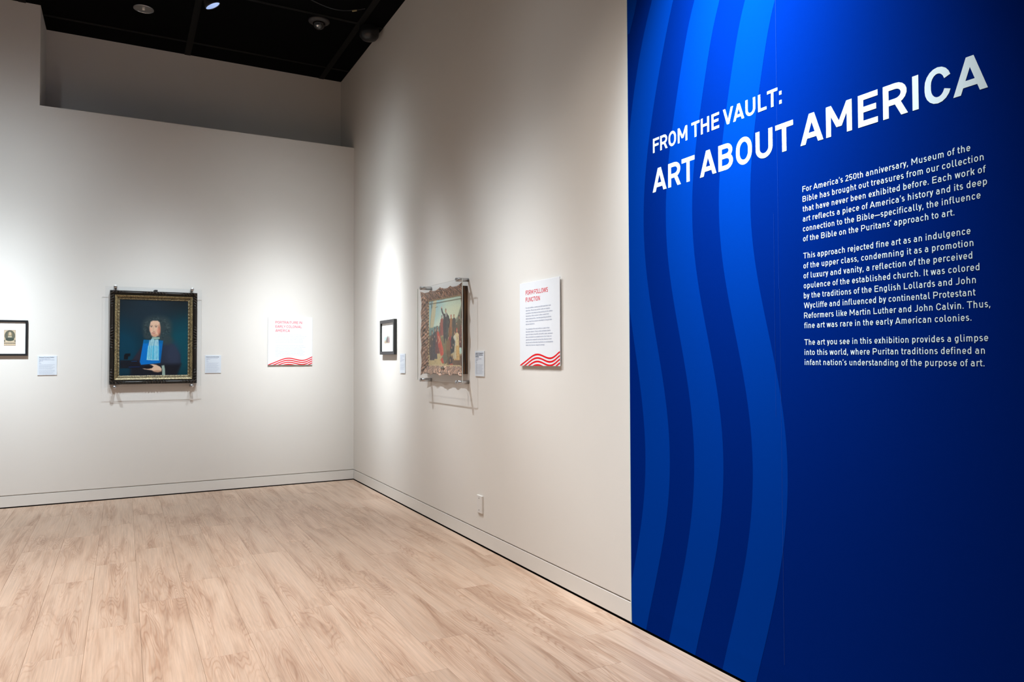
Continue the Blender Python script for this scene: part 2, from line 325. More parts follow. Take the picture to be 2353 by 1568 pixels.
# ---------------------------------------------------------------- lettering
# A narrow grotesque drawn as strokes; cap height 1, x height XH. s = stroke weight.
XH, DESC = 0.73, -0.24
def arc(cx, cy, rx, ry, a0, a1, n=9):
    return [(cx+rx*math.cos(math.radians(a0+(a1-a0)*i/n)), cy+ry*math.sin(math.radians(a0+(a1-a0)*i/n))) for i in range(n+1)]
def glyph(ch, s):
    h = s/2; T = 1-h; XT = XH-h; S = []; Q = []          # strokes, filled quads
    def diag(x0, y0, x1, y1, k=1.08):                    # slanted bar with level ends; x = left corner
        w = s*k; Q.append([(x0, y0), (x0+w, y0), (x1+w, y1), (x1, y1)])
    def stem(x, y0=0, y1=1): S.append([(x+h, y0), (x+h, y1)])
    sl, sr, rl, rr = .105, .105, .07, .07
    L, R_ = sl, sr
    w = .6
    o = .012                                             # overshoot
    if ch == 'A':
        w = .88; L = R_ = .0; k = 1.12; t = (w-s*k)/2
        diag(0, 0, t, 1, k); Q.append([(w-s*k, 0), (w, 0), (w-t, 1), (w-t-s*k, 1)])
        S.append([(w*.26, .27), (w*.74, .27)])
    elif ch == 'B':
        w = .73; X = w-h; stem(0); m = .53
        S.append([(h, T)]+[(X-.03-.22, T)]+arc(X-.03-.22, (T+m)/2, .22, (T-m)/2, 90, -90)+[(h, m)])
        S.append([(h, m)]+arc(X-.25, (h+m)/2, .25, (m-h)/2, 90, -90)+[(h, h)]); R_ = .08
    elif ch == 'C':
        w = .73; r = w/2-h; ry = .36; L = rl
        S.append(arc(w/2, T+o-ry, r, ry, 18, 180)+arc(w/2, h-o+ry, r, ry, 180, 342)); R_ = .05
    elif ch == 'D':
        w = .74; r = .36; X = w-h; stem(0)
        S.append([(h, T)]+arc(X-r, T-r, r, r, 90, 0)+arc(X-r, h+r, r, r, 0, -90)+[(h, h)]); R_ = rr
    elif ch in 'EF':
        w = .65; stem(0); S.append([(h, T), (w, T)]); S.append([(h, .52), (w*.92, .52)]); R_ = .06
        if ch == 'E': S.append([(h, h), (w, h)])
        else: w = .64; R_ = .02
    elif ch == 'G':
        w = .75; r = w/2-h; ry = .36; L = rl
        S.append(arc(w/2, T+o-ry, r, ry, 18, 180)+arc(w/2, h-o+ry, r, ry, 180, 360)+[(w-h, .47), (w*.55, .47)]); R_ = .09
    elif ch == 'H':
        w = .74; stem(0); stem(w-s); S.append([(h, .52), (w-h, .52)])
    elif ch == 'I': w = s; stem(0)
    elif ch == 'J':
        w = .55; r = .2; L = .02; S.append([(w-h, 1)]+arc(w-h-r, h+r-o, r, r, 0, -95)+[(.04, h)])
    elif ch == 'K':
        w = .74; stem(0); diag(s*.9, .36, w-s*1.25, 1, 1.3); diag(w-s*1.3, 0, .30, .6, 1.3); R_ = .0
    elif ch == 'L': w = .62; stem(0); S.append([(h, h), (w, h)]); R_ = .03
    elif ch == 'M':
        w = .92; stem(0); stem(w-s); c = (w-s*.95)/2
        diag(0, 1, c, .25, 1.05); diag(w-s*1.05, 1, c, .25, 1.05)
    elif ch == 'N': w = .76; stem(0); stem(w-s); diag(0, 1, w-s*1.12, 0, 1.12)
    elif ch in 'OQ':
        w = .75; r = w/2-h; ry = .36; L = rl; R_ = rr
        S.append(arc(w/2, T+o-ry, r, ry, 0, 180, 16)+arc(w/2, h-o+ry, r, ry, 180, 360, 16)+[(w-h, T+o-ry)])
        if ch == 'Q': diag(w-s, -.04, w*.5, .25)
    elif ch in 'PR':
        w = .73 if ch == 'P' else .76; stem(0); m = .43 if ch == 'P' else .45; X = .73-h
        S.append([(h, T)]+arc(X-.26, (T+m)/2, .26, (T-m)/2, 90, -90)+[(h, m)]); R_ = .04
        if ch == 'R': diag(w-s*1.15, 0, .30, .5, 1.15); R_ = .03
    elif ch == 'S':
        w = .7; r = w/2-h; L = .06; R_ = .06; m = .51; ra = (T+o-m)/2; rb = (m-h+o)/2
        S.append(arc(w/2, T+o-ra, r*.94, ra, 25, 180)+arc(w/2-.02, T+o-ra, r*.9, ra, 180, 250)[1:]+arc(w/2+.02, h-o+rb, r*.94, rb, 70, 0)+arc(w/2, h-o+rb, r, rb, 0, -155)[1:])
    elif ch == 'T': w = .74; L = R_ = .02; S.append([(0, T), (w, T)]); stem(w/2-h)
    elif ch == 'U':
        w = .75; r = w/2-h; S.append([(h, 1)]+arc(w/2, h-o+r, r, r, 180, 360, 14)+[(w-h, 1)])
    elif ch == 'V': w = .84; L = R_ = 0; t = (w-s*1.1)/2; diag(t, 0, 0, 1, 1.1); diag(t, 0, w-s*1.1, 1, 1.1)
    elif ch == 'W':
        w = 1.2; L = R_ = .01; k = 1.06; a = .24; c = (w-s*k)/2
        diag(a, 0, 0, 1, k); diag(a, 0, c, 1, k); diag(w-a-s*k, 0, c, 1, k); diag(w-a-s*k, 0, w-s*k, 1, k)
    elif ch == 'X': w = .8; L = R_ = .0; diag(0, 0, w-s*1.2, 1, 1.2); diag(w-s*1.2, 0, 0, 1, 1.2)
    elif ch == 'Y': w = .8; L = R_ = 0; c = w/2-s*.55; diag(c, .4, 0, 1, 1.1); diag(c, .4, w-s*1.1, 1, 1.1); S.append([(w/2, 0), (w/2, .45)])
    elif ch == 'Z': w = .68; L = R_ = .04; S.append([(0, T), (w, T)]); S.append([(0, h), (w, h)]); diag(0, h, w-s*1.2, T, 1.2)
    elif ch in 'acdgq':
        w = .52; r = w/2-h; ry = .25; L = rl
        if ch == 'a':
            S.append(arc(w/2-.01, XT+.01-.22, r, .22, 140, 0)+[(w-h, 0)])
            S.append([(w-h, .43)]+arc(.215, .43-(.43-h)/2, .215-h, (.43-h+.01)/2, 90, 270)+[(w*.62, h-.01)]+arc(w*.62, .2, w*.38-h, .2-h+.01, -90, 0, 4)); L = .05
        elif ch == 'c': S.append(arc(w/2, XT+.01-ry, r, ry, 30, 180)+arc(w/2, h-.01+ry, r, ry, 180, 330)); R_ = .03
        else:
            S.append([(w-h, XT-ry)]+arc(w/2, XT+.01-ry, r, ry, 0, 180)+arc(w/2, h-.01+ry, r, ry, 180, 360)+[(w-h, XT-ry)])
            if ch == 'd': stem(w-s, 0, 1.02)
            if ch == 'q': stem(w-s, DESC, XH)
            if ch == 'g': S.append([(w-h, XH)]+[(w-h, -.05)]+arc(w/2, -.03, r, .2-h, 0, -140))
    elif ch in 'bp':
        w = .52; r = w/2-h; ry = .25; R_ = rr
        S.append([(h, XT-ry)]+arc(w/2, XT+.01-ry, r, ry, 180, 0)+arc(w/2, h-.01+ry, r, ry, 0, -180)+[(h, XT-ry)])
        stem(0, *((0, 1.02) if ch == 'b' else (DESC, XH)))
    elif ch == 'e':
        w = .53; r = w/2-h; ry = .25; L = rl; R_ = .06
        S.append([(h, .36), (w-h, .36), (w-h, XT-ry)]+arc(w/2, XT+.01-ry, r, ry, 0, 180)+arc(w/2, h-.01+ry, r, ry, 180, 325))
    elif ch == 'f': w = .33; L = R_ = .02; c = .08+h; S.append([(c, 0)]+arc(c+.15, 1.02-h-.15, .15, .15, 180, 90, 5)+[(w+.02, 1.02-h)]); S.append([(0, XT), (w, XT)])
    elif ch in 'hn':
        w = .51; r = w/2-h; stem(0, 0, 1.02 if ch == 'h' else XH)
        S.append([(h, XT-.25)]+arc(w/2, XT+.01-.25, r, .25, 180, 0)+[(w-h, 0)])
    elif ch == 'm':
        w = .82; r = (w/2-h)/2
        stem(0, 0, XH)
        for k in (0, 1): S.append([(h+2*r*k, XT-.22)]+arc(h+r+2*r*k, XT+.01-.2, r, .2, 180, 0)+[(h+2*r*(k+1), 0)])
    elif ch == 'i': w = s; stem(0, 0, XH); stem(0, .87, .87+s*1.1)
    elif ch == 'j': w = s; S.append([(h, XH), (h, -.1), (-.08, DESC+h)]); stem(0, .87, .87+s*1.1)
    elif ch == 'k': w = .52; stem(0, 0, 1.02); diag(s*.8, .28, w-s*1.3, XH, 1.3); diag(w-s*1.25, 0, .17, .45, 1.25); R_ = 0
    elif ch == 'l': w = .26; R_ = .04; S.append([(h, 1.02)]+arc(h+.14, h+.14, .14, .14, 180, 270, 5)+[(w, h)])
    elif ch == 'o':
        w = .54; r = w/2-h; ry = .25; L = rl; R_ = rr
        S.append(arc(w/2, XT+.01-ry, r, ry, 0, 180)+arc(w/2, h-.01+ry, r, ry, 180, 360)+[(w-h, XT-ry)])
    elif ch == 'r': w = .36; stem(0, 0, XH); R_ = .0; S.append([(h, XT-.22)]+arc(h+.2, XT+.01-.2, .2, .2, 180, 60, 6))
    elif ch == 's':
        w = .47; r = w/2-h; L = R_ = .045; m = .37; ra = (XT+.01-m)/2; rb = (m-h+.01)/2
        S.append(arc(w/2, XT+.01-ra, r*.95, ra, 35, 180)+arc(w/2, XT+.01-ra, r*.9, ra, 190, 260, 4)+arc(w/2, h-.01+rb, r, rb, 80, -150))
    elif ch == 't': w = .34; L = R_ = .02; c = .07+h; S.append([(c, .93)]+arc(c+.14, h+.14, .14, .14, 180, 270, 5)+[(w, h)]); S.append([(0, XT), (w, XT)])
    elif ch == 'u':
        w = .51; r = w/2-h; stem(w-s, 0, XH); S.append([(h, XH)]+arc(w/2, h-.01+.25, r, .25, 180, 360)+[(w-h, .3)])
    elif ch in 'vy':
        w = .52; L = R_ = .01; t = (w-s*1.08)/2; diag(t, 0, 0, XH); diag(t, 0, w-s*1.08, XH)
        if ch == 'y': Q.append([(t-.11, DESC), (t-.11+s*1.1, DESC), (t+s*1.08+.02, .08), (t+.02, .08)])
    elif ch == 'w':
        w = .8; L = R_ = .01; a = .15; c = (w-s)/2
        diag(a, 0, 0, XH, 1); diag(a, 0, c, XH, 1); diag(w-a-s, 0, c, XH, 1); diag(w-a-s, 0, w-s, XH, 1)
    elif ch == 'x': w = .5; L = R_ = .01; diag(0, 0, w-s*1.2, XH, 1.2); diag(w-s*1.2, 0, 0, XH, 1.2)
    elif ch == 'z': w = .46; L = R_ = .04; S.append([(0, XT), (w, XT)]); S.append([(0, h), (w, h)]); diag(0, h, w-s*1.2, XT, 1.2)
    elif ch == '0':
        w = .58; r = w/2-h; L = rl; R_ = rr; S.append(arc(w/2, T-r, r, r, 0, 180)+arc(w/2, h+r, r, r, 180, 360)+[(w-h, T-r)])
    elif ch == '1': w = .36; stem(w-s); S.append([(0, .74), (w-h, T)])
    elif ch == '2': w = .56; r = w/2-h; S.append(arc(w/2, T-r, r, r, 160, -30)+[(h, h), (w, h)]); L = R_ = .05
    elif ch == '5': w = .56; S.append([(w-.04, T), (h+.02, T), (h, .5)]+arc(w/2, h+.26, w/2-h, .26, 130, -150)); L = R_ = .06
    elif ch == '6': w = .58; r = w/2-h; L = R_ = .06; S.append(arc(w/2, h+r, r, r, 0, 360, 16)); S.append([(w*.62, T), (h+.02, .42)])
    elif ch == '7': w = .54; L = R_ = .04; S.append([(0, T), (w-h, T), (w*.3, 0)])
    elif ch == '8': w = .58; r = w/2-h; L = R_ = .06; S.append(arc(w/2, h+.23, r, .23, 0, 360, 14)); S.append(arc(w/2, T-.19, r*.9, .19, 0, 360, 14))
    elif ch == '9': w = .58; r = w/2-h; L = R_ = .06; S.append(arc(w/2, T-r, r, r, 0, 360, 16)); S.append([(w*.38, 0), (w-h-.02, .58)])
    elif ch == '4': w = .6; L = R_ = .03; S.append([(w*.5, T), (h, .28), (w, .28)]); S.append([(w*.75, 0), (w*.75, .5)])
    elif ch == '3': w = .56; L = R_ = .05; S.append(arc(w/2, T-.2, w/2-h, .2, 150, -80)); S.append(arc(w/2, h+.24, w/2-h, .24, 80, -150))
    elif ch == ':': w = s*1.05; stem(0, 0, s*1.2); stem(0, .52, .52+s*1.2); L = R_ = .1
    elif ch == '.': w = s*1.1; S.append([(h, 0), (h, s*1.1)]); L = R_ = .07
    elif ch == ',': w = s*1.1; Q.append([(-.04, -.16), (s*.5, -.16), (s*1.1, s*1.1), (0, s*1.1)]); L = R_ = .07
    elif ch == "'": w = s; Q.append([(0, .72), (s*.55, .72), (s*1.1, 1.02), (.02, 1.02)]); L = R_ = .05
    elif ch == '-': w = .3; L = R_ = .06; S.append([(0, .38), (w, .38)])
    elif ch == '_': w = .9; L = R_ = .03; S.append([(0, .38), (w, .38)])   # long dash
    elif ch == ' ': return .27, [], []
    else: return .3, [], []
    S = [[(x+L, y) for x, y in p] for p in S]; Q = [[(x+L, y) for x, y in q] for q in Q]
    return w+L+R_, S, Q
def ribbon(pts, s):
    P = [pts[0]]
    for p in pts[1:]:
        if math.hypot(p[0]-P[-1][0], p[1]-P[-1][1]) > 1e-4: P.append(p)
    n = len(P); h = s/2; Lf = []; Rt = []
    if n < 2: return []
    for i in range(n):
        def d(a, b):
            l = math.hypot(b[0]-a[0], b[1]-a[1]); return ((b[0]-a[0])/l, (b[1]-a[1])/l)
        closed = math.hypot(P[0][0]-P[-1][0], P[0][1]-P[-1][1]) < 1e-3
        if i == 0: d0 = d(P[-2], P[-1]) if closed else d(P[0], P[1]); d1 = d(P[0], P[1])
        elif i == n-1: d0 = d(P[-2], P[-1]); d1 = d(P[0], P[1]) if closed else d0
        else: d0 = d(P[i-1], P[i]); d1 = d(P[i], P[i+1])
        nx, ny = -(d0[1]+d1[1]), d0[0]+d1[0]; l = math.hypot(nx, ny)
        if l < 1e-3: nx, ny, l = -d0[1], d0[0], 1
        nx /= l; ny /= l; c = max(nx*-d0[1]+ny*d0[0], .5); k = h/c
        Lf.append((P[i][0]+nx*k, P[i][1]+ny*k)); Rt.append((P[i][0]-nx*k, P[i][1]-ny*k))
    return [[Rt[i], Rt[i+1], Lf[i+1], Lf[i]] for i in range(n-1)]
def text_quads(txt, s, cap=1.0, width=None, track=0):
    """quads of a line of text, origin at its left baseline; width = measured width of the real line"""
    x = 0; out = []; lo = None; hi = 0
    for ch in txt:
        w, S, Q = glyph(ch, s)
        for lv, p in enumerate(S):
            for q in ribbon(p, s): out.append(([(a+x, b) for a, b in q], lv))
        for lv, q in enumerate(Q): out.append(([(a+x, b) for a, b in q], lv+len(S)))
        x += w+track
    xs = [a for q, lv in out for a, b in q]; x0, x1 = min(xs), max(xs)
    kx = (width/(x1-x0)) if width else cap
    return [[((a-x0)*kx, b*cap) for a, b in q]+[lv] for q, lv in out], kx/cap
def wall_text(parent, name, lines, s, cap, mat, place, track=0):
    """place(u, z) -> local 3-D point; lines = (text, u, z, width or None)"""
    V, F = [], []
    for txt, u, z, w in lines:
        qs, _ = text_quads(txt, s, cap, w, track)
        for q in qs:                                      # crossing strokes lie a hair apart so they do not shade each other
            n = len(V); c = [place(u+a, z+b) for a, b in q[:4]]; d = q[4]*3e-5
            V += [(x-(d if parent is wg else 0), y-(0 if parent is wg else d), zz) for x, y, zz in c]; F.append((n, n+1, n+2, n+3))
    return obj(name, (V, F), mat, parent)
gp = lambda u, z: (-.0039, -u, z)
wall_text(wg, 'heading_lettering', [('FROM THE VAULT:', 5.179, 2.3215, 5.9565-5.179)], .172, .069, M_LETTER, gp)
wall_text(wg, 'title_lettering', [('ART ABOUT AMERICA', 5.174, 2.1305, 6.717-5.174)], .178, .1115, M_LETTER, gp)
body = [("For America's 250th anniversary, Museum of the", 6.663, 0), ('Bible has brought out treasures from our collection', 6.701, 0), ('that have never been exhibited before. Each work of', 6.706, 0), ("art reflects a piece of America's history and its deep", 6.709, 0), ('connection to the Bible_specifically, the influence', 6.690, 0), ("of the Bible on the Puritans' approach to art.", 6.612, 0),
 ('This approach rejected fine art as an indulgence', 6.659, 1), ('of the upper class, condemning it as a promotion', 6.667, 1), ('of luxury and vanity, a reflection of the perceived', 6.663, 1), ('opulence of the established church. It was colored', 6.683, 1), ('by the traditions of the English Lollards and John', 6.672, 1), ('Wycliffe and influenced by continental Protestant', 6.670, 1), ('Reformers like Martin Luther and John Calvin. Thus,', 6.712, 1), ('fine art was rare in the early American colonies.', 6.657, 1),
 ('The art you see in this exhibition provides a glimpse', 6.704, 2), ('into this world, where Puritan traditions defined an', 6.694, 2), ("infant nation's understanding of the purpose of art.", 6.692, 2)]
for par, z0 in ((0, 1.955), (1, 1.7035), (2, 1.379)):
    ls = [b for b in body if b[2] == par]
    wall_text(wg, 'paragraph_lettering', [(t, 6.049, z0-.0374*i, e-6.049) for i, (t, e, _) in enumerate(ls)], .128, .0212, M_LETTER, gp, .05)

# ================================================================= things on the walls
RZB = -math.pi/2                  # things on the right wall: local x runs towards the viewer, local -y out of the wall
def on_left(name, x, z, label, cat, group=None): return thing(name, (x, 0, z), label, cat, 0, group)
def on_right(name, y, z, label, cat, group=None): return thing(name, (0, y, z), label, cat, RZB, group)

def greek(V, F, u, z, h, width, y, rnd, words=None):
    """illegibly small type: one thin bar per word"""
    x = 0
    while x < width-.004:
        l = min(rnd.uniform(1.6, 5.5)*h, width-x); n = len(V)
        V += [(u+x, y, z), (u+x+l, y, z), (u+x+l, y, z+h*.62), (u+x, y, z+h*.62)]; F.append((n, n+1, n+2, n+3)); x += l+h*.45

def text_panel(root, W, H, T, off, head, hz, hcap, paras, mat_body, bcap, u0):
    """white board held just off the wall"""
    obj('board', bevel_box(0, W, -off-T, -off, 0, H, .0006), M_WHITE, root)
    obj('mounting_block', box(.06, W-.06, -off, 0, .08, H-.08), M_DARKPLASTIC, root)
    pl = lambda u, z: (u, -off-T-.0006, z)
    wall_text(root, 'heading_lettering', [(t, u0, z, w) for t, z, w in head], .13, hcap, M_REDTXT, pl)
    wall_text(root, 'body_lettering', paras, .13, bcap, mat_body, pl, .03)
    cu = np.array([0, .05, .10, .15, .19, .22, .25, .28, .31, .34, .37, .40, .43, .462])*W/.462
    cz = np.array([-.003, .018, .040, .058, .068, .0705, .068, .060, .051, .047, .0485, .056, .068, .084])
    pf = np.poly1d(np.polyfit(cu, cz, 7))
    for k in range(4):
        V, F = [], []; us = np.linspace(0, W, 70); prev = None
        for u in us:
            c = float(pf(u))-.0215*k; lo, hi = max(0.0005, c-.0052), c+.0052
            if hi > lo:
                V += [(u, -off-T-.0006, lo), (u, -off-T-.0006, hi)]
                if prev is not None: n = len(V); F.append((n-4, n-2, n-1, n-3))
                prev = u
            else: prev = None
        cut = next((i for i in range(1, len(F)) if F[i][0] != F[i-1][1]), None)
        for fs in ([F] if cut is None else [F[:cut], F[cut:]]):
            ids = sorted({i for q in fs for i in q}); mp = {a: b for b, a in enumerate(ids)}
            obj('wave_stripe', ([V[i] for i in ids], [tuple(mp[i] for i in q) for q in fs]), M_RED, root)

r = on_left('text_panel', -.9185, 1.272, 'white panel headed PORTRAITURE IN EARLY COLONIAL AMERICA, red waves below', 'sign', 'white text panels with red waves')
L1 = ['In early America, portraiture was one of the few', 'acceptable forms of art. Despite its deep traditions, the', 'Puritans followed a precise dealing with the dangers', 'of iconoclasm, since it was widely viewed as idolatry,', 'and portraits of clergy were most common because', 'they represented public devotion to God and the Bible.']
L2 = ['In the following portraits, notice how simplicity of the', 'background, the ecclesial, and the canvas. These images', 'seem intentional, reflecting a theology based and', 'appearance of sincerity in reality. Most people which', 'were created by American-born artists and which were', 'not. Artists from Europe brought new methods and', 'styles to America, eventually influencing the approach', 'to art in the colonies.']
w1 = [.265, .322, .308, .283, .287, .289]; w2 = [.293, .312, .270, .290, .309, .287, .303, .117]
ps = [(t, .0755, .3155-.0165*i, w) for i, (t, w) in enumerate(zip(L1, w1))]+[(t, .0755, .200-.0163*i, w) for i, (t, w) in enumerate(zip(L2, w2))]
text_panel(r, .4605, .508, .004, .010, [('PORTRAITURE IN', .4375, .275), ('EARLY COLONIAL', .393, .275), ('AMERICA', .350, .149)], 0, .026, ps, M_PALE, .0085, .0755)

r = on_right('text_panel', -3.8525, 1.286, 'white panel headed FORM FOLLOWS FUNCTION, red waves below', 'sign', 'white text panels with red waves')
L1 = ['For early settlers, survival and faith were their main', 'objectives. Fine art was neither useful nor morally', 'acceptable, thus there are few paintings by the settlers', 'themselves. What survives is often created from', 'external perspectives, like these paintings by British', 'artists, depicting a people committed to living by their', 'biblical convictions.']
L2 = ['The creativity of the early settlers is seen in their', 'decorative objects. Finely crafted utilitarian objects', 'made the home a beautiful, yet useful, space, and were', 'thus considered an acceptable form of art. It was not', 'until the mid-nineteenth century that American-born', 'fine art_art for the sake of aesthetics or contemplation', 'rather than function_began to emerge.']
w1 = [.306, .294, .325, .282, .309, .318, .114]; w2 = [.290, .302, .324, .312, .313, .330, .232]
ps = [(t, .0785, .3600-.0171*i, w) for i, (t, w) in enumerate(zip(L1, w1))]+[(t, .0785, .226-.0168*i, w) for i, (t, w) in enumerate(zip(L2, w2))]
text_panel(r, .4835, .524, .005, .008, [('FORM FOLLOWS', .446, .2725), ('FUNCTION', .4015, .178)], 0, .0275, ps, M_GREY, .0090, .0785)

def wall_label(root, W, H, title, sub, rows, mat_t, seed):
    obj('card', bevel_box(0, W, -.006, 0, 0, H, .0004), M_CARD, root)
    y = -.0066; pl = lambda u, z: (u, y, z)
    if title: wall_text(root, 'title_lettering', [(t, .011, z, w) for t, z, w in title], .2, .0085, mat_t, pl)
    rnd = random.Random(seed); V, F = [], []
    for z, w in sub: greek(V, F, .011, z, .0052, w, y, rnd)
    obj('caption_lettering', (V, F), M_GREY, root)
    V, F = [], []
    for z, w in rows: greek(V, F, .011, z, .0045, w, y, rnd)
    obj('body_lettering', (V, F), M_PALE, root)
rows = lambda z0, n, w, d=.0082: [(z0-d*i, w*(1-.16*((i*7) % 3)/2)) for i in range(n)]
r = on_left('wall_label', -2.946, 1.193, 'pale caption card beside the small engraving at the left edge', 'label', 'caption cards on the walls')
wall_label(r, .151, .179, [('Reverend Increase Mather', .160, .118)], [(.149, .088), (.139, .120), (.129, .030), (.121, .014), (.108, .021)], rows(.096, 6, .122)+[(.043, .125)]+rows(.033, 4, .124), M_INK, 1)
r = on_left('wall_label', -1.526, 1.194, 'pale caption card just right of the framed portrait', 'label', 'caption cards on the walls')
wall_label(r, .151, .180, [('Reverend John Wooldridge', .160, .120)], [(.149, .112), (.139, .036), (.130, .014), (.115, .022)], rows(.102, 7, .122)+[(.042, .122)]+rows(.032, 4, .120), M_INK, 2)
r = on_right('wall_label', -1.543, 1.200, 'narrow pale card between the small print and the gilt painting', 'label', 'caption cards on the walls')
wall_label(r, .140, .178, [], [(.160, .105), (.148, .110), (.136, .060), (.124, .110), (.113, .088), (.104, .035)], rows(.082, 7, .110), M_GREY, 3)
r = on_right('wall_label', -3.162, 1.205, 'pale caption card to the right of the gilt framed painting', 'label', 'caption cards on the walls')
wall_label(r, .151, .180, [('Sketch for The Departure of', .161, .125), ('the Pilgrim Fathers from', .149, .118), ('Delft Haven', .136, .056)], [(.124, .100), (.114, .042), (.105, .014), (.095, .024)], rows(.082, 9, .126), M_INK, 4)

# ---------------------------------------------------------------- small black framed prints
def framed_print(root, W, H, D, fw, img, pu, pz, pw, ph):
    for n, b in (('frame_rail', (0, W, -D, 0, H-fw, H)), ('frame_rail', (0, W, -D, 0, 0, fw)), ('frame_rail', (0, fw, -D, 0, fw, H-fw)), ('frame_rail', (W-fw, W, -D, 0, fw, H-fw))):
        obj(n, bevel_box(*b, .001), M_BLACKWOOD, root)
    obj('mat_board', box(fw, W-fw, -D*.55, -.002, fw, H-fw), M_MAT, root)
    o = obj('print', paint_mesh(pu, pu+pw, pz, pz+ph, img, -D*.55-.0006), M_PRINTPAPER, root); set_paint(o, img)
    obj('glazing', box(fw, W-fw, -D*.8, -D*.8+.0015, fw, H-fw), M_GLASS, root)

# ================================================================= painted pictures (colour only)
class Pic:
    def __init__(s, w, h, c): s.w, s.h = w, h; s.a = np.ones((h, w, 3))*np.array(c, float); s.y, s.x = np.mgrid[0:h, 0:w]; s.x = s.x/(w-1); s.y = s.y/(h-1)
    def mix(s, m, c, al=1):
        m = np.clip(m, 0, 1)[..., None]*al; s.a = s.a*(1-m)+np.array(c, float)*m
    def ell(s, cx, cy, rx, ry, c, soft=.15, al=1, rot=0):
        dx, dy = s.x-cx, s.y-cy; co, si = math.cos(rot), math.sin(rot)
        d = np.sqrt(((dx*co+dy*si)/rx)**2+((-dx*si+dy*co)/ry)**2); s.mix((1-d)/soft+.5, c, al)
    def poly(s, pts, c, soft=.008, al=1):
        inside = np.zeros(s.x.shape, bool); dist = np.full(s.x.shape, 9.0); n = len(pts)
        for i in range(n):
            (x0, y0), (x1, y1) = pts[i], pts[(i+1) % n]
            cond = (y0 > s.y) != (y1 > s.y)
            with np.errstate(divide='ignore', invalid='ignore'): inside ^= cond & (s.x < (x1-x0)*(s.y-y0)/((y1-y0) or 1e-9)+x0)
            l2 = (x1-x0)**2+(y1-y0)**2+1e-12; t = np.clip(((s.x-x0)*(x1-x0)+(s.y-y0)*(y1-y0))/l2, 0, 1)
            dist = np.minimum(dist, np.hypot(s.x-x0-t*(x1-x0), s.y-y0-t*(y1-y0)))
        s.mix(np.where(inside, dist, -dist)/soft+.5, c, al)
    def line(s, pts, w, c, al=1):
        for (x0, y0), (x1, y1) in zip(pts, pts[1:]):
            l2 = (x1-x0)**2+(y1-y0)**2+1e-12; t = np.clip(((s.x-x0)*(x1-x0)+(s.y-y0)*(y1-y0))/l2, 0, 1)
            s.mix((w-np.hypot(s.x-x0-t*(x1-x0), s.y-y0-t*(y1-y0)))/(w*.5)+.5, c, al)
    def grain(s, k, n=3):
        g = RNG.normal(0, 1, (s.h, s.w))
        for _ in range(n): g = (g+np.roll(g, 1, 0)+np.roll(g, 1, 1)+np.roll(g, -1, 0)+np.roll(g, -1, 1))/3
        s.a = s.a*(1+k*g[..., None]/max(g.std(), 1e-6))
    def wash(s, fn): s.a = s.a*fn[..., None]

